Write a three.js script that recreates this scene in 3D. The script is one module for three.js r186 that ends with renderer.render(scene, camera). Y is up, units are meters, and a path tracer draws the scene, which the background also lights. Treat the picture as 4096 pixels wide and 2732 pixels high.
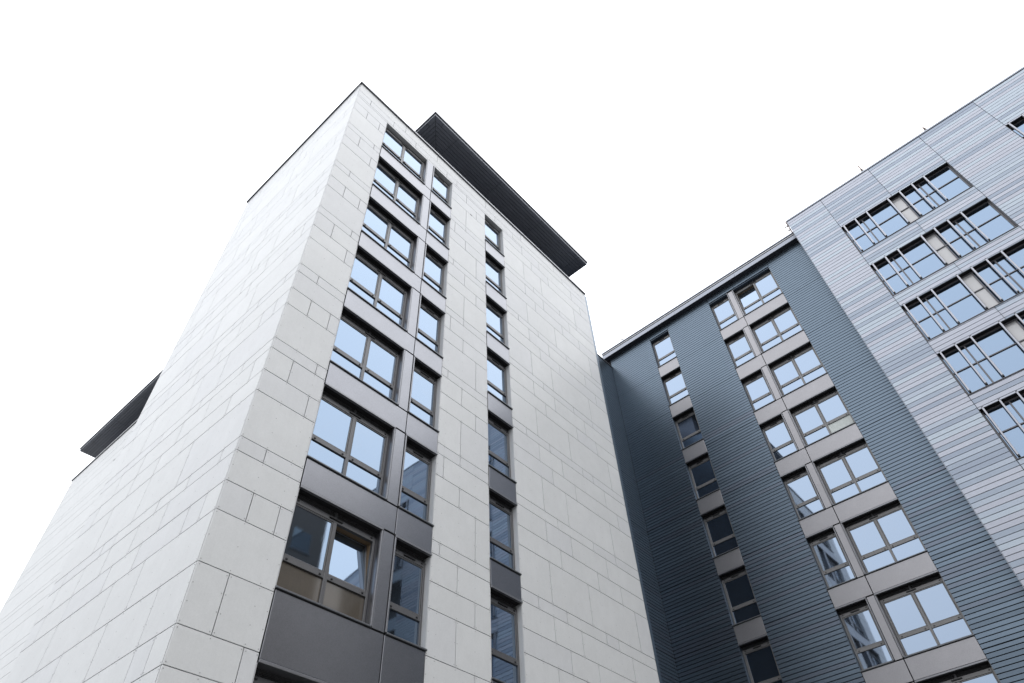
import * as THREE from 'three';
import { mergeGeometries } from 'three/addons/utils/BufferGeometryUtils.js';

// ------------------------------------------------------------------ camera, sky, sun, exposure
const EYE = 1.6;
const scene = new THREE.Scene();
const camera = new THREE.PerspectiveCamera(53.63, 1024 / 683, 0.1, 600);
camera.position.set(0, EYE, 0);
camera.up.set(0.51867813, 0.6602914, 0.54312822);
camera.lookAt(-0.41882196 * 10, EYE + 0.7500462 * 10, -0.51187778 * 10);
scene.add(camera);

const renderer = new THREE.WebGLRenderer({ antialias: true });
renderer.toneMapping = THREE.LinearToneMapping;
renderer.toneMappingExposure = 1.0;
renderer.shadowMap.enabled = true;

let seed = 20240611;
function rnd() { seed |= 0; seed = seed + 0x6D2B79F5 | 0; let t = Math.imul(seed ^ seed >>> 15, 1 | seed); t = t + Math.imul(t ^ t >>> 7, 61 | t) ^ t; return ((t ^ t >>> 14) >>> 0) / 4294967296; }
const R = (a, b) => a + (b - a) * rnd();

// tileable value noise in [0,1]
function noiseField(size, cells, s) {
  const g = new Float32Array(cells * cells); let z = s;
  for (let i = 0; i < g.length; i++) { z = (z * 1664525 + 1013904223) >>> 0; g[i] = z / 4294967296; }
  const out = new Float32Array(size * size), sm = t => t * t * (3 - 2 * t);
  for (let y = 0; y < size; y++) for (let x = 0; x < size; x++) {
    const fx = x / size * cells, fy = y / size * cells, ix = fx | 0, iy = fy | 0, ax = sm(fx - ix), ay = sm(fy - iy);
    const jx = (ix + 1) % cells, jy = (iy + 1) % cells;
    out[y * size + x] = (g[iy * cells + ix] * (1 - ax) + g[iy * cells + jx] * ax) * (1 - ay) + (g[jy * cells + ix] * (1 - ax) + g[jy * cells + jx] * ax) * ay;
  }
  return out;
}
function layered(size, list) {
  const o = new Float32Array(size * size);
  list.forEach(([c, w], k) => { const n = noiseField(size, c, 77 + k * 131 + c); for (let i = 0; i < o.length; i++) o[i] += (n[i] - 0.5) * w; });
  return o;
}
function tex(size, fn, srgb, metres) {
  const d = new Uint8Array(size * size * 4);
  for (let i = 0; i < size * size; i++) { const c = fn(i % size, (i / size) | 0, i); for (let k = 0; k < 3; k++) d[i * 4 + k] = Math.max(0, Math.min(255, c[k] * 255)); d[i * 4 + 3] = 255; }
  const t = new THREE.DataTexture(d, size, size);
  t.wrapS = t.wrapT = THREE.RepeatWrapping; t.magFilter = THREE.LinearFilter; t.minFilter = THREE.LinearMipmapLinearFilter; t.generateMipmaps = true;
  if (srgb) t.colorSpace = THREE.SRGBColorSpace;
  t.repeat.set(1 / metres, 1 / metres); t.needsUpdate = true;
  return t;
}

// overcast sky: brightest overhead, faint cloud structure
{
  const W = 512, H = 256, d = new Float32Array(W * H * 4);
  const n = noiseField(512, 8, 5), n2 = noiseField(512, 19, 9);
  for (let y = 0; y < H; y++) for (let x = 0; x < W; x++) {
    const e = ((y + 0.5) / H - 0.5) * Math.PI, s = Math.sin(Math.max(0, e));
    const k = Math.min(1, Math.max(0, 0.5 + (n[y * 512 + x] - 0.5) * 0.7 + (n2[y * 512 + x] - 0.5) * 0.4));
    let L = 3.0 * (1 + 2 * s) / 3 * (0.95 + 0.1 * k);
    if (e < 0) L = 0.4;
    const i = (y * W + x) * 4;
    d[i] = L * (0.955 + 0.02 * k); d[i + 1] = L * (0.985 + 0.008 * k); d[i + 2] = L * 1.03; d[i + 3] = 1;
  }
  const sky = new THREE.DataTexture(d, W, H, THREE.RGBAFormat, THREE.FloatType);
  sky.mapping = THREE.EquirectangularReflectionMapping; sky.magFilter = sky.minFilter = THREE.LinearFilter;
  sky.wrapS = THREE.RepeatWrapping; sky.needsUpdate = true;
  scene.background = sky; scene.environment = sky;
}
const sun = new THREE.DirectionalLight(0xfffaf4, 1.05);
sun.position.set(55, 82, -10); sun.target.position.set(-8, 12, -14);
sun.castShadow = true; sun.shadow.radius = 30; sun.shadow.mapSize.set(2048, 2048);
Object.assign(sun.shadow.camera, { left: -60, right: 60, top: 60, bottom: -60, near: 1, far: 220 });
scene.add(sun, sun.target);

// ------------------------------------------------------------------ materials
const nFine = layered(512, [[256, 0.6], [128, 0.5], [64, 0.25]]);
const nCoarse = layered(512, [[4, 0.5], [9, 0.4], [23, 0.3], [61, 0.2]]);
const nStreak = (() => { const o = new Float32Array(512 * 512), a = noiseField(512, 128, 3), b = noiseField(512, 16, 4); for (let y = 0; y < 512; y++) for (let x = 0; x < 512; x++) o[y * 512 + x] = (a[((y >> 4) % 512) * 512 + x] - 0.5) * 0.7 + (b[((y >> 1) % 512) * 512 + x] - 0.5) * 0.6; return o; })();
const nCoarseBig = layered(512, [[2, 0.35], [3, 0.3], [5, 0.12]]);
const tPanel = tex(512, (x, y, i) => { const v = 0.965 + nFine[i] * 0.03 + nCoarse[i] * 0.03 + nStreak[i] * 0.012; return [v, v, v * 0.997]; }, true, 2.3);
const tGrain = tex(512, (x, y, i) => { const v = 0.94 + nFine[i] * 0.10 + nCoarse[i] * 0.03; return [v, v, v]; }, true, 1.1);
const tRough = tex(512, (x, y, i) => { const v = 0.9 + nFine[i] * 0.10 + nCoarse[i] * 0.05; return [v, v, v]; }, false, 1.7);
const tWave = tex(512, (x, y, i) => { const v = 0.5 + nCoarseBig[i]; return [v, v, v]; }, false, 2.9);
const tDirt = tex(512, (x, y, i) => { const v = 0.93 + nStreak[i] * 0.06 + nCoarse[i] * 0.09 + nFine[i] * 0.05; return [v, v * 0.995, v * 0.985]; }, true, 1.9);
const tDirtRough = tex(512, (x, y, i) => { const v = 0.5 + nStreak[i] * 0.25 + nCoarse[i] * 0.7; return [v, v, v]; }, false, 1.9);
const mat = (c, rough, metal, extra = {}) => { const m = new THREE.MeshPhysicalMaterial({ roughness: rough, metalness: metal, side: THREE.DoubleSide, ...extra }); m.color.setRGB(c[0], c[1], c[2]); return m; };
const glazing = (c, rough, wave, extra = {}) => mat(c, rough, 0.94, { transmission: 1, thickness: 0, ior: 1.5, bumpMap: tWave, bumpScale: wave, ...extra });
const white = [0, 1, 2, 3].map(k => mat([0.635, 0.645, 0.655].map((c, j) => c * [1, 0.975, 1.015, 0.988][k] * (j === 2 && k === 1 ? 1.012 : 1)), 0.42, 0, { map: tPanel, roughnessMap: tRough, clearcoat: 0.07, clearcoatRoughness: 0.3, specularIntensity: 0.25 }));
const M = {
  white: white[0],
  joint: mat([0.012, 0.012, 0.014], 0.9, 0),
  rivet: mat([0.26, 0.26, 0.27], 0.5, 0.2),
  spandrel: mat([0.275, 0.278, 0.298], 0.33, 0.9, { map: tGrain, roughnessMap: tRough }),
  spandrelWarm: mat([0.333, 0.326, 0.340], 0.42, 0.7, { map: tGrain, roughnessMap: tRough }),
  trim: mat([0.252, 0.255, 0.274], 0.36, 0.6, { map: tGrain }),
  frame: mat([0.128, 0.128, 0.134], 0.38, 0.3, { map: tGrain }),
  frameWarm: mat([0.205, 0.201, 0.201], 0.4, 0.35, { map: tGrain }),
  dark: mat([0.018, 0.018, 0.02], 0.6, 0),
  louvre: mat([0.10, 0.10, 0.108], 0.5, 0.2),
  cap: mat([0.012, 0.012, 0.014], 0.5, 0),
  sill: mat([0.152, 0.160, 0.175], 0.38, 0.4, { map: tGrain }),
  coping: mat([0.459, 0.466, 0.488], 0.4, 0.2),
  copingDark: mat([0.085, 0.088, 0.10], 0.5, 0.2),
  soffit: [0, 1, 2].map(k => mat([0.185 + k * 0.013, 0.20 + k * 0.013, 0.24 + k * 0.013], 0.45, 0.25, { map: tGrain })),
  fascia: mat([0.385, 0.407, 0.444], 0.35, 0.4),
  eave: mat([0.311, 0.333, 0.385], 0.36, 0.45, { map: tGrain }),
  eaveDark: mat([0.06, 0.065, 0.08], 0.5, 0.2),
  blueJamb: mat([0.111, 0.148, 0.200], 0.34, 0.5, { map: tGrain }),
  plank: [0, 1, 2, 3, 4].map(k => mat([0.138, 0.178, 0.224].map((c, j) => c * [1, 0.93, 1.06, 0.97, 1.03][k] * (j === 0 && k === 3 ? 1.08 : 1)), [0.38, 0.42, 0.37, 0.40, 0.43][k], 0.8, { map: tGrain, roughnessMap: tRough })),
  board: [[0.425, 0.446, 0.508], [0.408, 0.426, 0.487], [0.408, 0.462, 0.524], [0.377, 0.424, 0.493], [0.308, 0.354, 0.424], [0.285, 0.327, 0.400]].map(c => mat(c, 0.38, 0.42, { map: tGrain, roughnessMap: tRough })),
  fin: mat([0.370, 0.377, 0.414], 0.35, 0.5),
  stripFrame: mat([0.144, 0.141, 0.152], 0.4, 0.3),
  // coated glazing: half mirror, half see-through to the dark rooms; one tint per building
  glass: glazing([0.232, 0.297, 0.385], 0.02, 0.004),
  glassDusty: glazing([0.232, 0.297, 0.385], 0.045, 0.006, { roughnessMap: tDirtRough }),
  glassBeige: glazing([0.257, 0.318, 0.407], 0.02, 0.005),
  glassBeigeDusty: glazing([0.257, 0.318, 0.407], 0.05, 0.006, { roughnessMap: tDirtRough }),
  glassStrip: glazing([0.201, 0.263, 0.350], 0.04, 0.003),
  mirrorFar: mat([0.14, 0.17, 0.19], 0.05, 0.9),
  blindPane: mat([0.562, 0.555, 0.562], 0.3, 0.1, { map: tPanel, clearcoat: 0.6, clearcoatRoughness: 0.05 }),
  palePane: mat([0.532, 0.585, 0.570], 0.35, 0, { map: tDirt, clearcoat: 1, clearcoatRoughness: 0.04 }),
  brownPane: mat([0.068, 0.054, 0.038], 0.5, 0, { map: tDirt, clearcoat: 1, clearcoatRoughness: 0.06 }),
  timber: mat([0.20, 0.14, 0.085], 0.6, 0),
  pipe: mat([0.30, 0.24, 0.22], 0.5, 0.4),
  pipeDark: mat([0.10, 0.085, 0.075], 0.5, 0.3),
};

// ------------------------------------------------------------------ helpers
// box from corner to corner in a facade's own axes: u along the wall, v up, w out of the wall; uv in metres
function slab(u0, u1, v0, v1, w0, w1) {
  const P = [], N = [], T = [], I = [], ou = rnd() * 7, ov = rnd() * 7;
  const face = (a, b, c, d, n, f) => { const k = P.length / 3; for (const p of [a, b, c, d]) { P.push(...p); N.push(...n); const q = f(p); T.push(q[0] + ou, q[1] + ov); } I.push(k, k + 1, k + 2, k, k + 2, k + 3); };
  const F = p => [p[0], p[1]], S = p => [p[2], p[1]], V = p => [p[0], p[2]];
  face([u0, v0, w1], [u1, v0, w1], [u1, v1, w1], [u0, v1, w1], [0, 0, 1], F);
  face([u1, v0, w0], [u0, v0, w0], [u0, v1, w0], [u1, v1, w0], [0, 0, -1], F);
  face([u1, v0, w1], [u1, v0, w0], [u1, v1, w0], [u1, v1, w1], [1, 0, 0], S);
  face([u0, v0, w0], [u0, v0, w1], [u0, v1, w1], [u0, v1, w0], [-1, 0, 0], S);
  face([u0, v1, w1], [u1, v1, w1], [u1, v1, w0], [u0, v1, w0], [0, 1, 0], V);
  face([u0, v0, w0], [u1, v0, w0], [u1, v0, w1], [u0, v0, w1], [0, -1, 0], V);
  const g = new THREE.BufferGeometry();
  g.setAttribute('position', new THREE.Float32BufferAttribute(P, 3)); g.setAttribute('normal', new THREE.Float32BufferAttribute(N, 3)); g.setAttribute('uv', new THREE.Float32BufferAttribute(T, 2)); g.setIndex(I);
  return g;
}
// a single sheet of glass
function sheet(u0, u1, v0, v1, w) { const g = new THREE.PlaneGeometry(u1 - u0, v1 - v0), uv = g.attributes.uv, a = rnd() * 7, b = rnd() * 7; for (let i = 0; i < 4; i++) uv.setXY(i, a + uv.getX(i) * (u1 - u0), b + uv.getY(i) * (v1 - v0)); g.translate((u0 + u1) / 2, (v0 + v1) / 2, w); return g; }
// slab whose front edges are chamfered by c
function bevelSlab(u0, u1, v0, v1, w0, w1, c) {
  const P = [], N = [], T = [], I = [], ou = rnd() * 7, ov = rnd() * 7;
  const A = [[u0, v0], [u1, v0], [u1, v1], [u0, v1]], B = [[u0 + c, v0 + c], [u1 - c, v0 + c], [u1 - c, v1 - c], [u0 + c, v1 - c]];
  const quad = (pts, n) => { const k = P.length / 3; for (const p of pts) { P.push(...p); N.push(...n); T.push(p[0] + ou, p[1] + p[2] + ov); } I.push(k, k + 1, k + 2, k, k + 2, k + 3); };
  quad(B.map(p => [...p, w1]), [0, 0, 1]);
  const dirs = [[0, -1], [1, 0], [0, 1], [-1, 0]], s = Math.SQRT1_2;
  for (let i = 0; i < 4; i++) {
    const j = (i + 1) % 4, d = dirs[i];
    quad([[...A[i], w1 - c], [...A[j], w1 - c], [...B[j], w1], [...B[i], w1]], [d[0] * s, d[1] * s, s]);
    quad([[...A[i], w0], [...A[j], w0], [...A[j], w1 - c], [...A[i], w1 - c]], [d[0], d[1], 0]);
  }
  const g = new THREE.BufferGeometry();
  g.setAttribute('position', new THREE.Float32BufferAttribute(P, 3)); g.setAttribute('normal', new THREE.Float32BufferAttribute(N, 3)); g.setAttribute('uv', new THREE.Float32BufferAttribute(T, 2)); g.setIndex(I);
  return g;
}
const names = {};
function numbered(n) { const k = names[n] = (names[n] ?? -1) + 1; return k ? n + '_' + String(k).padStart(3, '0') : n; }
function mesh(name, geos, material, parent) {
  geos = [].concat(geos); if (!geos.length) return null;
  const m = new THREE.Mesh(geos.length > 1 ? mergeGeometries(geos) : geos[0], material);
  m.name = name; m.castShadow = m.receiveShadow = true; parent.add(m); return m;
}
function thing(name, label, category, [x, y, z], group) {
  const g = new THREE.Group(); g.name = numbered(name); g.position.set(x, y, z);
  g.userData = { label, category }; if (group) g.userData.group = group;
  scene.add(g); return g;
}
const stuff = o => { if (o) o.userData.kind = 'stuff'; return o; };
// rectangle minus rectangular holes -> list of rectangles
function minus(rect, holes) {
  let out = [rect];
  for (const h of holes) {
    const next = [];
    for (const r of out) {
      const [a, b, c, d] = r, [e, f, g, i] = h;
      if (e >= b - 1e-6 || f <= a + 1e-6 || g >= d - 1e-6 || i <= c + 1e-6) { next.push(r); continue; }
      if (i < d) next.push([a, b, i, d]);
      if (g > c) next.push([a, b, c, g]);
      const lo = Math.max(c, g), hi = Math.min(d, i);
      if (e > a) next.push([a, e, lo, hi]);
      if (f < b) next.push([f, b, lo, hi]);
    }
    out = next;
  }
  return out.filter(r => r[1] - r[0] > 0.02 && r[3] - r[2] > 0.02);
}
// a facade: where its own axes sit in its building (positions relative to the building's base)
function facade(base, origin, turn) {
  return { put(o) { o.position.set(origin[0] - base[0], EYE - base[1], origin[2] - base[2]); o.rotation.y = turn; return o; },
    world(u, v) { return new THREE.Vector3(u, 0, 0).applyAxisAngle(new THREE.Vector3(0, 1, 0), turn).add(new THREE.Vector3(origin[0], v + EYE, origin[2])); } };
}

// ------------------------------------------------------------------ windows
const capGeo = slab(-0.022, 0.022, -0.014, 0.014, 0, 0.016);
const ventGeo = bevelSlab(-0.17, 0.17, -0.02, 0.02, 0, 0.03, 0.006);
const bar = (a, b, c, d, w1, dep) => bevelSlab(a, b, c, d, w1 - dep, w1, 0.006);
// one framed window in the opening u0..u1, v0..v1 (sill to head). lights: 1 or 2
function makeWindow(b, F, u0, u1, v0, v1, o) {
  const d = o.depth, wf = -d, two = o.lights === 2, fm = o.frame, x0 = u0 + 0.012, x1 = u1 - 0.012;
  const vb = v0 + 0.10, vt = v1 - 0.25, vh = v1 - 0.13, t0 = v0 + 0.635, t1 = v0 + 0.755, mid = (u0 + u1) / 2;
  const bars = [bar(x0, x0 + 0.06, v0 + 0.005, vh, wf, 0.08), bar(x1 - 0.06, x1, v0 + 0.005, vh, wf, 0.08),
    bar(x0 + 0.06, x1 - 0.06, v0 + 0.005, vb, wf - 0.002, 0.08), bar(x0 + 0.06, x1 - 0.06, vt, vh, wf - 0.002, 0.08)];
  const lights = two ? [[x0 + 0.06, mid - 0.045], [mid + 0.045, x1 - 0.06]] : [[x0 + 0.06, x1 - 0.06]];
  if (two) bars.push(bar(mid - 0.045, mid + 0.045, vb, vt, wf - 0.001, 0.08));
  for (const [a, c] of lights) bars.push(bar(a, c, t0, t1, wf - 0.003, 0.078));
  const win = F.put(mesh('window', mergeGeometries(bars), fm, b));
  if (o.label) win.userData.label = o.label;
  // sashes and panes
  lights.forEach(([a, c], k) => {
    const m = o.glass[Math.min(k, o.glass.length - 1)], ml = (o.low ?? o.glass)[Math.min(k, (o.low ?? o.glass).length - 1)];
    const s = 0.034, sash = [bar(a + 0.003, a + s, t1 + 0.003, vt - 0.003, wf - 0.014, 0.05), bar(c - s, c - 0.003, t1 + 0.003, vt - 0.003, wf - 0.014, 0.05),
      bar(a + s, c - s, t1 + 0.003, t1 + s, wf - 0.015, 0.05), bar(a + s, c - s, vt - s, vt - 0.003, wf - 0.015, 0.05)];
    const tilt = o.open === k ? o.tilt : 0;
    const geo = [mergeGeometries(sash), sheet(a + s - 0.004, c - s + 0.004, t1 + s - 0.004, vt - s + 0.004, wf - 0.034)];
    const wig = tilt ? 0 : R(-0.0035, 0.0035), wag = R(-0.004, 0.004);
    const py = t1 + 0.02, pz = wf - 0.03;
    geo.forEach((g, j) => { g.translate(-(a + c) / 2, -py, -pz); if (j) { g.rotateX(wig); g.rotateY(wag); } if (tilt) g.rotateX(-tilt); g.translate((a + c) / 2, py, pz - (tilt ? 0.012 : 0)); });
    const sm = mesh('sash', geo[0], tilt ? M.frame : fm, win); if (tilt) sm.userData.label = 'casement sash tilted open inwards at the top';
    mesh('pane', geo[1], m, win);
    const lo = sheet(a - 0.004, c + 0.004, vb - 0.004, t0 + 0.004, wf - 0.040);
    const cy = (vb + t0) / 2; lo.translate(-(a + c) / 2, -cy, -pz); lo.rotateX(R(-0.003, 0.003)); lo.rotateY(R(-0.004, 0.004)); lo.translate((a + c) / 2, cy, pz);
    mesh('pane', lo, ml, win);
    if (tilt) {   // the room behind the open sash: dark lining and a timber reveal
      mesh('room_lining', [slab(a - 0.1, c + 0.1, t0 - 0.2, vt + 0.2, wf - 0.62, wf - 0.60), slab(a - 0.1, a - 0.08, t0 - 0.2, vt + 0.2, wf - 0.6, wf - 0.082), slab(c + 0.08, c + 0.1, t0 - 0.2, vt + 0.2, wf - 0.6, wf - 0.082), slab(a - 0.08, c + 0.08, t0 - 0.2, t0 - 0.18, wf - 0.6, wf - 0.082)], M.dark, win);
      mesh('timber_reveal', [slab(a - 0.02, c + 0.02, vt - 0.004, vt + 0.02, wf - 0.40, wf - 0.082), slab(c - 0.004, c + 0.02, t1, vt, wf - 0.40, wf - 0.082)], M.timber, win);
    }
    for (const [cu, cv] of [[a + 0.10, (t0 + t1) / 2 - 0.01], [c - 0.10, (t0 + t1) / 2 - 0.01]]) { const q = mesh('drain_cap', capGeo, M.cap, win); q.position.set(cu, cv, wf - 0.003); }
  });
  for (const cu of [x0 + 0.12, x1 - 0.12]) { const q = mesh('drain_cap', capGeo, M.cap, win); q.position.set(cu, (vt + vh) / 2 + 0.01, wf - 0.002); }
  const q = mesh('trickle_vent', ventGeo, M.cap, win); q.position.set(two ? mid : (u0 + u1) / 2 + 0.02, (vt + vh) / 2 + 0.01, wf - 0.002);
  // louvre above the frame
  const lv = [slab(x0, x1, vh, v1 + 0.04, wf - 0.10, wf - 0.085)];
  for (let k = 0; k < 5; k++) { const g = slab(x0, x1, -0.003, 0.003, -0.028, 0.028); g.rotateX(0.7); g.translate(0, vh + 0.02 + k * 0.028, wf - 0.045); lv.push(g); }
  if (two) lv.push(slab(mid - 0.03, mid + 0.03, vh, v1, wf - 0.06, wf - 0.01));
  mesh('louvre', lv, M.louvre, win);
  // reveals
  const rv = (g, m) => mesh('reveal', g, m, win);
  if (o.left) rv(slab(u0, u0 + 0.01, v0, v1, -d - 0.09, -0.006), o.left);
  if (o.right) rv(slab(u1 - 0.01, u1, v0, v1, -d - 0.09, -0.006), o.right);
  if (o.head) rv(slab(u0, u1, v1 - 0.004, v1 + 0.02, -d - 0.09, -0.006), o.head);
  // sill
  mesh('sill', [bevelSlab(u0 - 0.01, u1 + 0.015, v0 - 0.035, v0 + 0.002, -d - 0.05, 0.045, 0.006)], o.sill, win);
  return win;
}
// the metal panel under a window, with the folded flashing that closes the opening below it
function makeSpandrel(b, F, u0, u1, vLow, vHigh, m, lip, depth, label) {
  const p = F.put(mesh('spandrel_panel', bevelSlab(u0 + 0.018, u1 - 0.008, vLow + 0.075, vHigh - 0.055, -0.03, 0.008, 0.006), m, b));
  if (label) p.userData.label = label;
  return p;
}
function makeFlashing(b, F, u0, u1, v, depth, lip) {
  return F.put(mesh('head_flashing', [bevelSlab(u0 + 0.01, u1, v, v + 0.055, -0.02, 0.04, 0.006), slab(u0 + 0.01, u1, v + 0.004, v + 0.02, -depth - 0.09, -0.02)], lip, b));
}

// ------------------------------------------------------------------ ground
{
  const g = new THREE.PlaneGeometry(500, 500); g.rotateX(-Math.PI / 2);
  const uv = g.attributes.uv; for (let i = 0; i < uv.count; i++) uv.setXY(i, uv.getX(i) * 500, uv.getY(i) * 500);
  const m = mesh('ground', g, mat([0.17, 0.168, 0.16], 0.85, 0, { map: tPanel }), scene);
  m.userData = { kind: 'structure', label: 'grey paved ground between the buildings', category: 'ground' };
}

// ================================================================== white tower
const CX = -10.56, CZ = -4.281, GRID = 0.6078;
{
  const base = [-14.5, 0, -11.6];
  const b = thing('white_tower', 'tall white panel-clad apartment building with dark overhanging roof, left of the dark blue building', 'apartment building', base);
  const FR = facade(base, [CX, EYE, CZ], Math.PI / 2), FL = facade(base, [CX, EYE, CZ], 0), FW = facade(base, [CX, EYE, -8.25], 0);
  const LEN = 14.72, GND = -EYE;
  const S = [24.297, 21.325, 18.331, 15.338, 12.352, 9.371, 6.382, 3.395], H = [26.40, 23.425, 20.435, 17.472, 14.50, 11.522, 8.546, 5.56];
  const WIDE = [1.51, 3.70], NAR = [4.13, 5.206], SGL = [7.226, 8.408], d = 0.15;
  // openings: the whole window and spandrel strips are free of white panels
  const bot = GND + 0.4, strips = [[1.51, 5.206, bot, 26.40], [7.226, 8.408, bot, 26.40]];
  const holes = []; S.forEach((s, i) => { for (const c of [WIDE, NAR, SGL]) holes.push([c[0], c[1], s, H[i]]); });
  // courses from the top, with the grid numbers of their vertical joints along each face
  const rows = [[27.64, 26.95, [4, 7, 12, 16, 20], [2, 5, 8, 11]], [26.95, 26.535, [1, 3, 5, 8, 9, 13, 15, 21], [1, 3, 6, 9, 11]]];
  const pat = {
    T: [[10, 16, 18, 22], [4, 6, 10, 12]], T2: [[11, 16, 19, 23], [4, 7, 10]],
    A: [[2, 10, 17, 20, 22], [2, 5, 8, 11]], A2: [[1, 9, 15, 17, 20, 21], [1, 3, 5, 8, 9, 12]],
    B: [[1, 9, 16, 18, 21], [1, 4, 6, 9, 11]], B2: [[10, 16, 18, 22], [4, 6, 8, 10, 12]],
    C: [[2, 10, 17, 20, 22], [2, 5, 7, 9, 12]], C2: [[1, 2, 11, 17, 19, 23], [1, 2, 5, 7, 10, 12]],
  };
  rows.push([26.535, 25.845, ...pat.B2], [25.845, 25.21, ...pat.C2]);
  for (let k = 0; k < 6; k++) {
    const t = 25.21 - 2.984 * k, odd = k % 2;
    rows.push([t, t - 1.283, ...(odd ? pat.T2 : pat.T)], [t - 1.283, t - 1.632, ...(odd ? pat.A2 : pat.A)], [t - 1.632, t - 2.348, ...(odd ? pat.B2 : pat.B)], [t - 2.348, t - 2.984, ...(odd ? pat.C2 : pat.C)]);
  }
  rows.push([7.306, 6.27, [10, 16, 18, 22], [4, 6, 10]], [6.27, 5.19, [1, 11, 17, 20], [2, 5, 8, 11]], [5.19, 4.56, [2, 10, 16, 19, 22], [1, 2, 5, 7, 10]], [4.56, 3.28, [11, 18, 22], [4, 7, 11]], [3.28, 2.2, [1, 10, 17, 21], [2, 6, 9]], [2.2, 0.9, [2, 11, 19], [4, 8]], [0.9, GND, [10, 18], [3, 7, 11]]);
  const list = [], g = 0.0075;
  for (const [v1, v0, jr, jl] of rows) {
    const cut = (a, c, js, F, hs) => { const e = [a, ...js.map(k => k * GRID).filter(x => x > a + 0.1 && x < c - 0.1), c]; for (let i = 0; i < e.length - 1; i++) for (const r of minus([e[i], e[i + 1], v0, v1], hs)) list.push({ F, r }); };
    cut(0, LEN, jr, FR, strips);
    const e = [0.034, ...jl.map(k => k * GRID), 7.98];
    for (let i = 0; i < e.length - 1; i++) list.push({ F: FL, r: [-e[i + 1], -e[i], v0, v1] });
  }
  for (const p of list) { const [a, c, e, f] = p.r, q = p.F.world((a + c) / 2, (e + f) / 2); q.y -= EYE; p.size = (c - a) * (f - e) / q.lengthSq(); }
  list.sort((p, q) => q.size - p.size);
  // carcass behind the panels, the wall that carries them
  const carc = minus([0.036, LEN, GND, 27.6], holes).map(r => slab(...r, -0.36, -0.034));
  carc.push(slab(0.3, LEN - 0.3, GND, 27.3, -0.42, -0.365));
  const wallR = FR.put(mesh('wall', carc, M.joint, b));
  const wallL = FL.put(mesh('wall', [slab(-7.98, -0.37, GND, 27.6, -0.36, -0.034), slab(-7.98, -7.62, GND, 27.6, -3.96, -0.361)], M.joint, b));
  const wallW = FW.put(mesh('wall', [slab(-33.15, -8.0, GND, 27.6, -0.36, -0.034)], M.joint, b));
  wallR.userData.label = 'white panel face with the window columns'; wallL.userData.label = 'windowless white panel face'; wallW.userData.label = 'white face of the set-back wing at the far left';
  const rest = new Map([[FR, []], [FL, []]]), riv = new Map([[FR, []], [FL, []]]);
  list.forEach((p, i) => {
    const [a, c, e, f] = p.r, geo = bevelSlab(a + g, c - g, e + g, f - g, -0.032, R(-0.0012, 0.0012), 0.0025);
    if (i < 300) mesh('panel', geo, white[(rnd() * 4) | 0], p.F === FR ? wallR : wallL); else rest.get(p.F).push(geo);
    // fixing screws: along both ends and on the grid lines between, 40 mm from the edges
    if (f - e < 0.3 || c - a < 0.2) return;
    const nv = Math.max(2, Math.round((f - e - 0.1) / 0.38) + 1), us = [a + 0.04, c - 0.04];
    for (let k = Math.ceil((a + 0.25) / GRID); k * GRID < c - 0.2; k++) us.push(k * GRID);
    for (const u of us) for (let k = 0; k < nv; k++) {
      const v = e + 0.05 + (f - e - 0.1) * k / (nv - 1), q = p.F.world(u, v); q.y -= EYE;
      if (q.length() > 27) continue;
      const s = new THREE.CircleGeometry(0.010, 6); s.translate(u + R(-0.006, 0.006), v + R(-0.005, 0.005), 0.0035); riv.get(p.F).push(s.toNonIndexed());
    }
  });
  for (const [F, w] of [[FR, wallR], [FL, wallL]]) { stuff(mesh('panel_field', rest.get(F), white[1], w)); stuff(mesh('rivet', riv.get(F), M.rivet, w)); }
  // wing: panels too foreshortened to pick apart
  const wing = [];
  rows.forEach(([v1, v0], i) => { if (v0 < 8) return; let x = -33.14, k = i; while (x < -8) { const n = Math.min(-7.99, x + GRID * [4, 3, 5, 4, 2, 4][k++ % 6]); wing.push(bevelSlab(x + g, n - g, v0 + g, v1 - g, -0.032, R(-0.001, 0.001), 0.0025)); x = n; } });
  stuff(mesh('panel_field', wing, white[0], wallW));
  mesh('weep_slot', slab(-25.95, -25.72, 25.16, 25.23, -0.002, 0.004), M.cap, wallW);
  mesh('weep_slot', slab(6.31, 6.43, 25.19, 25.25, -0.002, 0.004), M.cap, wallR);

  // windows
  const clean = [M.glass], dusty = [M.glassDusty];
  S.forEach((s, i) => {
    const head = i ? null : white[3];
    const hi = i === 7 ? 5.03 : H[i];
    makeWindow(b, FR, ...WIDE, s, hi, { depth: d, lights: 2, frame: M.frame, glass: i === 6 ? [M.glassDusty, M.glass] : i > 4 ? dusty : clean, low: i === 6 ? [M.brownPane] : i > 3 ? dusty : clean, left: white[1], right: M.spandrel, head, sill: M.sill, open: i === 6 ? 1 : -1, tilt: 0.15, label: i === 6 ? 'lowest wide window with its right casement tilted open' : undefined });
    makeWindow(b, FR, ...NAR, s, hi, { depth: d, lights: 1, frame: M.frame, glass: i > 3 && i !== 5 ? dusty : clean, left: M.trim, right: white[1], head, sill: M.sill });
    makeWindow(b, FR, ...SGL, s, H[i], { depth: d, lights: 1, frame: M.frame, glass: i > 3 ? dusty : clean, left: white[1], right: white[1], head, sill: M.sill });
    // surround lips and the post panel between wide and narrow window
    FR.put(mesh('surround_lip', [bevelSlab(3.70, 3.742, s, hi - (i ? 0 : 0.01), -0.05, 0.03, 0.006)], M.trim, b));
    FR.put(mesh('surround_lip', [bevelSlab(4.088, 4.13, s, hi - (i ? 0 : 0.01), -0.05, 0.03, 0.006)], M.trim, b));
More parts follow.
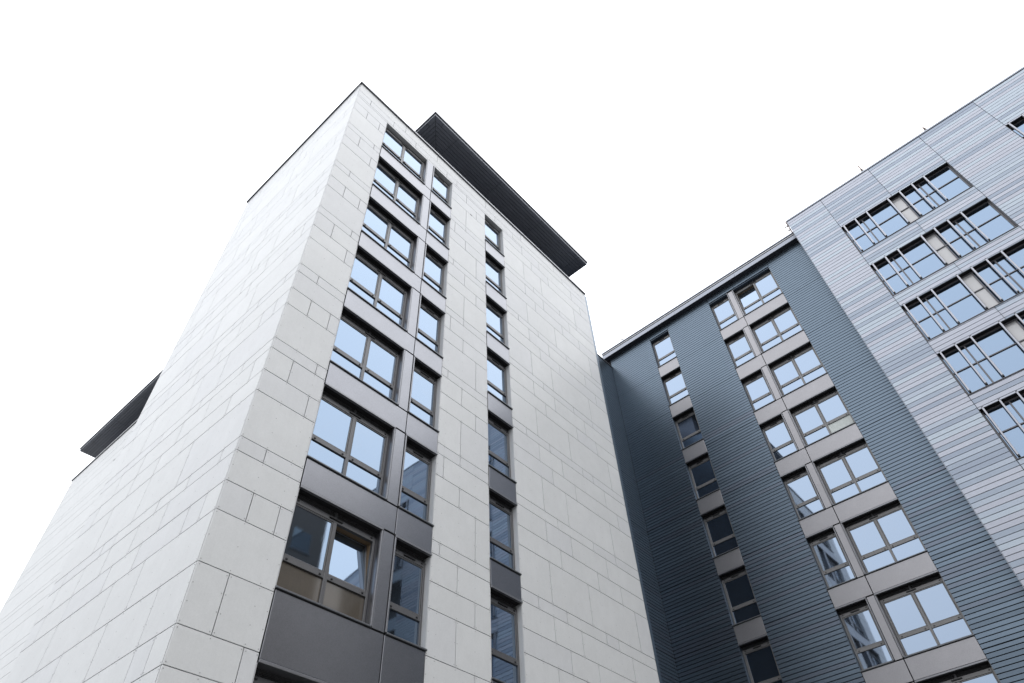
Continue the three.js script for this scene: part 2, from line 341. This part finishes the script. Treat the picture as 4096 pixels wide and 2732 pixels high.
    FR.put(mesh('post_panel', [bevelSlab(3.76, 4.066, s - 0.02, hi + (i ? 0.03 : -0.01), -0.032, 0.01, 0.005)], M.spandrel, b));
    const hn = i === 6 ? 5.03 : H[i + 1];
    if (i < 7) {
      makeSpandrel(b, FR, 1.51, 4.074, hn, s, M.spandrel, M.trim, d); makeSpandrel(b, FR, 4.074, 5.206, hn, s, M.spandrel, M.trim, d); makeSpandrel(b, FR, 7.226, 8.408, H[i + 1], s, M.spandrel, M.trim, d);
      makeFlashing(b, FR, 1.51, 3.742, hn, d, M.trim); makeFlashing(b, FR, 4.088, 5.206, hn, d, M.trim); makeFlashing(b, FR, 7.226, 8.408, H[i + 1], d, M.trim);
    }
  });
  // parapet copings
  const cop = (F, u0, u1, w0) => { const c = F.put(mesh('coping', [bevelSlab(u0, u1, 27.625, 27.71, -w0, 0.062, 0.008)], M.coping, b)); mesh('drip_edge', [slab(u0, u1, 27.60, 27.624, -0.05, 0.055)], M.copingDark, c); return c; };
  cop(FR, -0.06, LEN + 0.05, 0.4); cop(FL, -7.98, -0.405, 0.4); cop(FW, -33.2, -8.0, 0.4);
  const A = (x0, x1, y0, y1, z0, z1) => slab(x0 - base[0], x1 - base[0], y0 + EYE, y1 + EYE, z0 - base[2], z1 - base[2]);
  mesh('parapet_end', [A(CX - 0.40, CX - 0.061, 27.61, 27.70, CZ - 0.4, CZ + 0.06)], M.coping, b);
  mesh('flat_roof', [A(-18.1, CX - 0.4, 27.2, 27.35, CZ - 14.7, CZ - 0.4), A(-43.6, -18.2, 27.2, 27.35, -18.9, -8.7)], M.dark, b);
  // rear walls and set-back top storey
  mesh('rear_wall', [A(-13.39, CX - 0.02, GND, 27.6, -19.2, -19.002), A(-43.7, -13.6, GND, 27.6, -19.2, -18.9), A(-43.7, -43.4, GND, 27.6, -18.8, -8.62)], M.plank[0], b);
  mesh('set_back_storey', [A(-42.6, -12.4, 27.36, 29.66, -18.6, -9.6)], M.soffit[0], b);
  // overhanging roof: soffit boards run parallel to both edges and are mitred at the corner
  const HR = 29.70, RX = -10.02, RZ = -7.73, RB = -18.96, RL = -43.62;
  const roof = mesh('roof', [A(RL + 0.03, RX - 0.03, HR + 0.02, HR + 0.2, RB + 0.02, RZ - 0.03)], M.dark, b);
  mesh('fascia', [A(RX - 0.03, RX - 0.012, HR, HR + 0.15, RB, RZ - 0.012), A(RL, RX - 0.03, HR, HR + 0.15, RZ - 0.03, RZ - 0.012)], M.fascia, roof);
  mesh('roof_edge_trim', [A(RX - 0.05, RX + 0.045, HR + 0.15, HR + 0.26, RB - 0.03, RZ + 0.045), A(RL - 0.02, RX - 0.05, HR + 0.15, HR + 0.26, RZ - 0.05, RZ + 0.045)], M.copingDark, roof);
  const ply = (pts, y0, y1) => { const s = new THREE.Shape(pts.map(p => new THREE.Vector2(p[0] - base[0], -(p[1] - base[2])))); const q = new THREE.ExtrudeGeometry(s, { depth: y1 - y0, bevelEnabled: false }); q.rotateX(-Math.PI / 2); q.translate(0, y0 + EYE, 0); return q; };
  const cuts = [-9.25, -12.235, -15.25, -18.26], cutsX = [-12.1, -15.1, -18.1, -21.1, -24.1, -27.1, -30.1, -33.1, -36.12, -39.15, -42.15];
  let o0 = 0;
  for (let k = 0; k < 10; k++) {
    const wd = k ? 0.153 : 0.215, o1 = o0 + wd, q = 0.009;
    const zs = [null, ...(k ? cuts : [-8.3, ...cuts]), RB];
    for (let i = 0; i < zs.length - 1; i++) {
      const m = M.soffit[(rnd() * 3) | 0], xo = RX - o0 - q, xi = RX - o1 + q, z1 = zs[i + 1] + q;
      const zo = zs[i] === null ? RZ - o0 - q * 2 : zs[i] - q, zi = zs[i] === null ? RZ - o1 - q * 0.5 : zs[i] - q;
      mesh('soffit_board', ply([[xo, zo], [xo, z1], [xi, z1], [xi, zi]], HR - 0.004, HR + 0.016), m, roof);
    }
    const xs = [null, ...(k ? cutsX : [-10.6, ...cutsX]), RL];
    for (let i = 0; i < xs.length - 1; i++) {
      const m = M.soffit[(rnd() * 3) | 0], zo = RZ - o0 - q, zi = RZ - o1 + q, x1 = xs[i + 1] + q;
      const xo = xs[i] === null ? RX - o0 - q * 2 : xs[i] - q, xi = xs[i] === null ? RX - o1 - q * 0.5 : xs[i] - q;
      mesh('soffit_board', ply([[xo, zo], [xi, zi], [x1, zi], [x1, zo]], HR - 0.004, HR + 0.016), m, roof);
    }
    o0 = o1;
  }
}

// ================================================================== dark blue plank building
const ZD = -25.737, ZL = -24.816, XI = -13.40;
{
  const base = [-7, 0, ZD - 5];
  const b = thing('dark_plank_building', 'dark blue-grey plank-clad apartment building with beige window panels, in the inner corner', 'apartment building', base);
  const F = facade(base, [0, EYE, ZD], 0), FC = facade(base, [XI, EYE, -19.21], Math.PI / 2), GND = -EYE, TOP = 30.03;
  const S = [27.24, 24.30, 21.315, 18.332, 15.345, 12.36, 9.372, 6.386], H = [29.485, 26.42, 23.425, 20.458, 17.48, 14.495, 11.538, 8.555];
  const NAR = [-6.606, -5.47], WIDE = [-5.095, -2.873], SGL = [-10.585, -9.335], d = 0.19;
  const holes = []; S.forEach((s, i) => { for (const c of [NAR, WIDE, SGL]) holes.push([c[0], c[1], s, H[i]]); });
  const wall = F.put(mesh('wall', [...minus([-30, -0.9, GND, TOP + 0.4], holes).map(r => slab(...r, -0.5, -0.05)), slab(-30, -0.9, GND, TOP, -12, -0.75)], M.joint, b));
  wall.userData.label = 'plank face with three columns of windows';
  const side = FC.put(mesh('wall', [slab(0.0, 6.50, GND, 29.3, -0.4, -0.05)], M.joint, b));
  side.userData.label = 'narrow plank return wall beside the white tower';
  const seg = [[XI + 0.004, -10.585], [-9.335, -6.606], [-2.873, -0.86]];
  const segTop = [[XI + 0.004, -10.592], [-10.578, -9.318], [-9.304, -6.628], [-6.614, -5.0], [-4.986, -2.866], [-2.852, -0.86]];
  const P = 0.15318, v00 = 20.551 + P * 62, list = [];
  for (let k = 0; k < 210; k++) {
    let v1 = v00 - k * P, v0 = v1 - P;
    if (v0 < 1 || v0 > TOP + 0.1) continue;
    v1 = Math.min(v1, TOP + 0.05);
    if (v1 - v0 < 0.05) continue;
    const wide = Math.abs(((v1 - 11.94) / 2.985) - Math.round((v1 - 11.94) / 2.985)) < 0.026 ? 0.010 : 0;
    const top = v0 > 29.44;
    for (const [a, c] of top ? segTop : seg) list.push({ F, w: wall, r: [a, c, v0, v1 - wide] });
    if (v1 < 29.4) list.push({ F: FC, w: side, r: [0.0, 6.523, v0, v1 - wide] });
  }
  for (const p of list) { const [a, c, e, f] = p.r, q = p.F.world((a + c) / 2, (e + f) / 2); q.y -= EYE; p.size = (p.w === side ? 0.35 : 1) * (c - a) * (e < 7.5 ? 0.01 : 1) / q.lengthSq(); }
  list.sort((p, q) => q.size - p.size);
  const rest = new Map([[wall, []], [side, []]]);
  list.forEach((p, i) => {
    const [a, c, e, f] = p.r, geo = bevelSlab(0, c - a, 0, f - e - 0.025, -0.038, 0, 0.003);
    geo.rotateX(R(-0.003, 0.003)); geo.translate(a, e, R(-0.001, 0.001));
    if (i < 300) mesh('plank', geo, M.plank[(rnd() * 5) | 0], p.w); else rest.get(p.w).push(geo);
  });
  for (const w of [wall, side]) stuff(mesh('plank_field', rest.get(w), M.plank[0], w));
  // windows
  const clean = [M.glassBeige], dusty = [M.glassBeigeDusty];
  S.forEach((s, i) => {
    const head = i ? null : M.blueJamb;
    makeWindow(b, F, ...WIDE, s, H[i], { depth: d, lights: 2, frame: M.frameWarm, glass: i > 4 ? dusty : clean, low: i === 3 ? [M.glassBeige, M.palePane] : i > 4 ? dusty : clean, left: M.spandrelWarm, right: M.frameWarm, head, sill: M.sill, open: i === 0 ? 0 : -1, tilt: 0.12, label: i === 0 ? 'top wide window with its left casement tilted open' : undefined });
    makeWindow(b, F, ...NAR, s, H[i], { depth: d, lights: 1, frame: M.frameWarm, glass: clean, left: M.blueJamb, right: M.frameWarm, head, sill: M.sill });
    makeWindow(b, F, ...SGL, s, H[i], { depth: d, lights: 1, frame: M.frameWarm, glass: clean, left: M.blueJamb, right: M.frameWarm, head, sill: M.sill });
    const hh = H[i] - (i ? 0 : 0.01);
    F.put(mesh('surround_lip', [bevelSlab(-5.137, -5.095, s, hh, -0.05, 0.03, 0.006)], M.trim, b));
    F.put(mesh('surround_lip', [bevelSlab(-5.47, -5.43, s, hh, -0.05, 0.03, 0.006)], M.trim, b));
    F.put(mesh('post_panel', [bevelSlab(-5.413, -5.152, s - 0.02, hh + (i ? 0.03 : -0.03), -0.02, 0.012, 0.005)], M.spandrelWarm, b));
    if (i < 7) {
      for (const [a, c] of [[-6.606, -5.148], [-5.148, -2.873], [-10.585, -9.335]]) makeSpandrel(b, F, a, c, H[i + 1], s, M.spandrelWarm, M.trim, d);
      for (const [a, c] of [[-6.606, -5.43], [-5.137, -2.873], [-10.585, -9.335]]) makeFlashing(b, F, a, c, H[i + 1], d, M.trim);
    }
  });
  // eave: flat soffit, pale fascia, shadow gaps, drip trim and top rail
  const OV = 0.30, X0 = -13.74, X1 = -0.885;
  const eave = F.put(mesh('eave', [slab(X0, X1, TOP, TOP + 0.5, -0.4, OV - 0.045)], M.eaveDark, b));
  mesh('soffit', [slab(X0, X1, TOP - 0.012, TOP - 0.001, 0.003, OV - 0.02)], M.eaveDark, eave);
  const fx = [X0, -11.75, -8.55, -4.6, X1];
  for (let i = 0; i < 4; i++) mesh('fascia_board', [bevelSlab(fx[i] + 0.003, fx[i + 1] - 0.003, TOP - 0.012, TOP + 0.26, OV - 0.019, OV, 0.004)], M.eave, eave);
  mesh('drip_trim', [bevelSlab(X0, X1, TOP + 0.315, TOP + 0.375, OV - 0.04, OV + 0.012, 0.005)], M.coping, eave);
  mesh('top_rail', [bevelSlab(X0, X1, TOP + 0.46, TOP + 0.54, OV - 0.2, OV + 0.01, 0.006)], M.eave, eave);
  FC.put(mesh('coping', [bevelSlab(0.0, 6.50, 29.30, 29.40, -0.4, 0.03, 0.006)], M.eaveDark, b));
}

// ================================================================== striped board building
{
  const base = [7, 0, ZL - 6];
  const b = thing('striped_board_building', 'pale blue and lilac striped board-clad building with long strip windows, at the right edge', 'office building', base);
  const F = facade(base, [0, EYE, ZL], 0), GND = -EYE, TOP = 30.75, E = -0.88, X1 = 15;
  const V = [[25.855, 28.09], [22.585, 24.82], [19.605, 21.83], [16.62, 18.83], [13.64, 15.88], [10.66, 12.9]];
  const U = [[1.055, 6.185], [8.77, 13.9]], holes = [];
  for (const v of V) for (const u of U) holes.push([...u, ...v]);
  const wall = F.put(mesh('wall', [...minus([E + 0.03, X1, GND, TOP], holes).map(r => slab(...r, -0.45, -0.044)), slab(E + 0.02, X1, GND, TOP - 0.3, -14, -0.7), slab(E + 0.02, E + 0.03, GND, TOP, -0.95, -0.02)], M.joint, b));
  wall.userData.label = 'face of striped horizontal boards';
  const P = 0.19706, J = [E + 0.006, 1.05, 3.62, 6.195, 8.766, 11.34, X1], list = [];
  for (let k = 0; k < 160; k++) {
    const v1 = TOP - k * P, v0 = v1 - P; if (v0 < 2) break;
    for (let j = 0; j < 6; j++) for (const r of minus([J[j], J[j + 1], v0, v1], holes)) list.push(r);
  }
  for (const r of list) { const q = F.world((r[0] + r[1]) / 2, (r[2] + r[3]) / 2); q.y -= EYE; r.size = (r[1] - r[0]) * (r[2] < 9 || r[0] > 8 && r[2] < 27 || r[0] > 4 && r[2] < 19 ? 0.01 : 1) / q.lengthSq(); }
  list.sort((p, q) => q.size - p.size);
  const rest = []; let last = 0;
  list.forEach((r, i) => {
    const geo = bevelSlab(r[0] + 0.009, r[1] - 0.009, r[2] + 0.0095, r[3] - 0.0095, -0.034, R(-0.001, 0.001), 0.002);
    const x = rnd(); const k = x < 0.22 ? 0 : x < 0.42 ? 1 : x < 0.60 ? 2 : x < 0.75 ? 3 : x < 0.89 ? 4 : 5;
    if (i < 300) mesh('board', geo, M.board[k], wall); else rest.push(geo);
  });
  stuff(mesh('board_field', rest, M.board[2], wall));
  mesh('corner_trim', [slab(E - 0.004, E + 0.005, GND, TOP, -0.03, 0.004)], M.fin, wall);
  const cp = F.put(mesh('coping', [bevelSlab(E - 0.01, X1, TOP + 0.03, TOP + 0.14, -0.4, 0.03, 0.006)], M.eave, b));
  mesh('shadow_gap', [slab(E, X1, TOP - 0.002, TOP + 0.029, -0.4, -0.004)], M.eaveDark, cp);
  // strip windows
  V.forEach(([v0, v1], ri) => U.forEach(([u0, u1], gi) => {
    if (gi && ri > 1) return;
    const d = 0.2, x = u => u0 - 1.055 + u, fr = [], tm = v0 + 1.225;
    fr.push(bar(u0 + 0.005, u0 + 0.07, v0, v1, -d, 0.08), bar(u1 - 0.07, u1 - 0.005, v0, v1, -d, 0.08), bar(u0 + 0.07, u1 - 0.07, v0, v0 + 0.06, -d - 0.001, 0.08), bar(u0 + 0.07, u1 - 0.07, v1 - 0.06, v1, -d - 0.001, 0.08));
    const mul = [1.985, 3.44, 3.867, 4.76].map(x), edges = [u0 + 0.07, ...mul, u1 - 0.07];
    for (const m of mul) fr.push(bar(m - 0.028, m + 0.028, v0 + 0.06, v1 - 0.06, -d - 0.002, 0.08));
    for (let i = 0; i < edges.length - 1; i++) fr.push(bar(edges[i] + (i ? 0.028 : 0), edges[i + 1] - (i < 4 ? 0.028 : 0), tm - 0.025, tm + 0.025, -d - 0.003, 0.075));
    const w = F.put(mesh('strip_window', fr, M.stripFrame, b));
    for (let i = 0; i < edges.length - 1; i++) for (const [a, c] of [[v0 + 0.06, tm - 0.025], [tm + 0.025, v1 - 0.06]]) {
      const e0 = edges[i] + (i ? 0.028 : 0) - 0.004, e1 = edges[i + 1] - (i < 4 ? 0.028 : 0) + 0.004;
      const geo = sheet(e0, e1, a - 0.004, c + 0.004, 0), my = (a + c) / 2, mx = (e0 + e1) / 2;
      geo.translate(-mx, -my, 0); geo.rotateX(R(-0.004, 0.004)); geo.rotateY(R(-0.004, 0.004)); geo.translate(mx, my, -d - 0.045);
      const pale = i === 2;
      const q = mesh('pane', geo, pale ? M.blindPane : M.glassStrip, w); if (pale) q.userData.label = 'pane backed with a pale panel';
    }
    mesh('reveal', [slab(u0, u0 + 0.004, v0, v1, -d - 0.1, -0.004), slab(u1 - 0.004, u1, v0, v1, -d - 0.1, -0.004)], M.frameWarm, w);
    mesh('head', [slab(u0, u1, v1 + 0.001, v1 + 0.012, -d - 0.1, -0.004)], M.copingDark, w);
    mesh('sill', [bevelSlab(u0 - 0.005, u1 + 0.005, v0 - 0.028, v0, -d - 0.05, 0.03, 0.005)], M.stripFrame, w);
    for (const u of [1.19, 1.768, 2.347, 3.395, 3.965, 4.545, 5.115].map(x)) {
      const f = mesh('fin', [bevelSlab(u - 0.03, u + 0.03, v0 + 0.11, v1 + 0.01, -0.07, 0.05, 0.006)], M.fin, w);
      mesh('fin_end_cap', [slab(u - 0.032, u + 0.032, v0 + 0.05, v0 + 0.109, -0.07, 0.052)], M.cap, f);
      mesh('fin_bracket', [slab(u - 0.03, u + 0.03, v1 + 0.011, v1 + 0.035, -0.05, 0.055)], M.cap, f);
    }
  }));
}

// ================================================================== neighbours outside the frame that the glass and the panels mirror
function neighbour(name, label, x0, x1, z0, z1, h, wallM, face) {
  const t = thing(name, label, 'building', [(x0 + x1) / 2, 0, (z0 + z1) / 2]), hx = (x1 - x0) / 2, hz = (z1 - z0) / 2;
  const w = mesh('wall', slab(-hx, hx, 0, h, -hz, hz), wallM, t), gl = [], fr = [];
  const len = face === 'x' ? hz : hx;
  for (let f = 0; f < Math.floor(h / 3) - 0; f++) for (let u = -len + 1.2; u < len - 2; u += 3.1) {
    const g = slab(u, u + 1.5, 0.9 + f * 3, 2.5 + f * 3, 0, 0.02), e = slab(u - 0.08, u + 1.58, 0.8 + f * 3, 0.88 + f * 3, 0, 0.1);
    for (const q of [g, e]) { if (face === 'x') { q.rotateY(-Math.PI / 2); q.translate(-hx, 0, 0); } else { q.rotateY(Math.PI); q.translate(0, 0, -hz); } }
    gl.push(g); fr.push(e);
  }
  mesh('window', gl, M.mirrorFar, w); mesh('sill', fr, M.sill, w);
  mesh('parapet', slab(-hx - 0.1, hx + 0.1, h + 0.001, h + 0.25, -hz - 0.1, hz + 0.1), M.copingDark, t);
}
neighbour('brown_building', 'brown rendered building across the yard, outside the photo to the right', 17, 27, -9.9, 14, 19, mat([0.16, 0.15, 0.145], 0.8, 0, { map: tPanel }), 'x');
neighbour('brown_tower', 'taller brown rendered block beside the striped building, outside the photo', 17.2, 27, -24.4, -10.1, 32, mat([0.115, 0.095, 0.08], 0.8, 0, { map: tPanel }), 'x');
neighbour('grey_building', 'low grey building behind the photographer, outside the photo', -26, 20, 26, 36, 13, mat([0.17, 0.17, 0.18], 0.8, 0, { map: tPanel }), 'z');

// ================================================================== small things on the roofs
{
  const tube = (p, q, r) => { const a = new THREE.Vector3(...p), c = new THREE.Vector3(...q), dir = c.clone().sub(a), g = new THREE.CylinderGeometry(r, r, dir.length(), 10); g.applyQuaternion(new THREE.Quaternion().setFromUnitVectors(new THREE.Vector3(0, 1, 0), dir.clone().normalize())); g.translate(...a.add(c).multiplyScalar(0.5).toArray()); return g; };
  const br = thing('pipe_bracket', 'thin post with two short pipe stubs at the top left corner of the striped building', 'bracket', [-0.925, 30 + EYE, ZL - 0.12]);
  mesh('post', tube([0, -0.05, 0], [0, 0.98, 0], 0.034), M.pipe, br);
  mesh('pipe_stub', [tube([0.02, 0.20, 0], [-0.16, 0.20, 0.02], 0.034), tube([0.0, 0.20, 0], [0.0, 0.27, 0], 0.045)], M.pipeDark, br);
  mesh('pipe_stub', [tube([0.02, 0.57, 0], [-0.17, 0.57, 0.02], 0.034), tube([0.0, 0.57, 0], [0.0, 0.64, 0], 0.045)], M.pipeDark, br);
  for (const [x, y0, y1, label] of [[3.415, 30.86, 31.55, 'longer thin roof rod on the striped building, between the bracket corner and the short rod'], [6.64, 30.86, 31.28, 'shorter thin roof rod on the striped building, nearer the right edge of the photo']]) {
    const r = thing('roof_rod', label, 'rod', [x, y0 + EYE, ZL - 0.06]);
    mesh('rod', tube([0, 0, 0], [0, y1 - y0, 0], 0.042), M.pipe, r);
    mesh('collar', [tube([0, 0.0, 0], [0, 0.16, 0], 0.065), tube([0, 0.22, 0], [0, 0.27, 0], 0.058)], M.pipeDark, r);
  }
  const hk = thing('roof_hook', 'tiny bent wire hook on the left end of the dark building eave', 'hook', [-12.15, 30.57 + EYE, ZD + 0.2]);
  mesh('wire', [tube([0, 0, 0], [0, 0.24, 0], 0.03), tube([0, 0.22, 0], [-0.14, 0.28, 0], 0.03)], M.pipeDark, hk);
}
renderer.render(scene, camera);
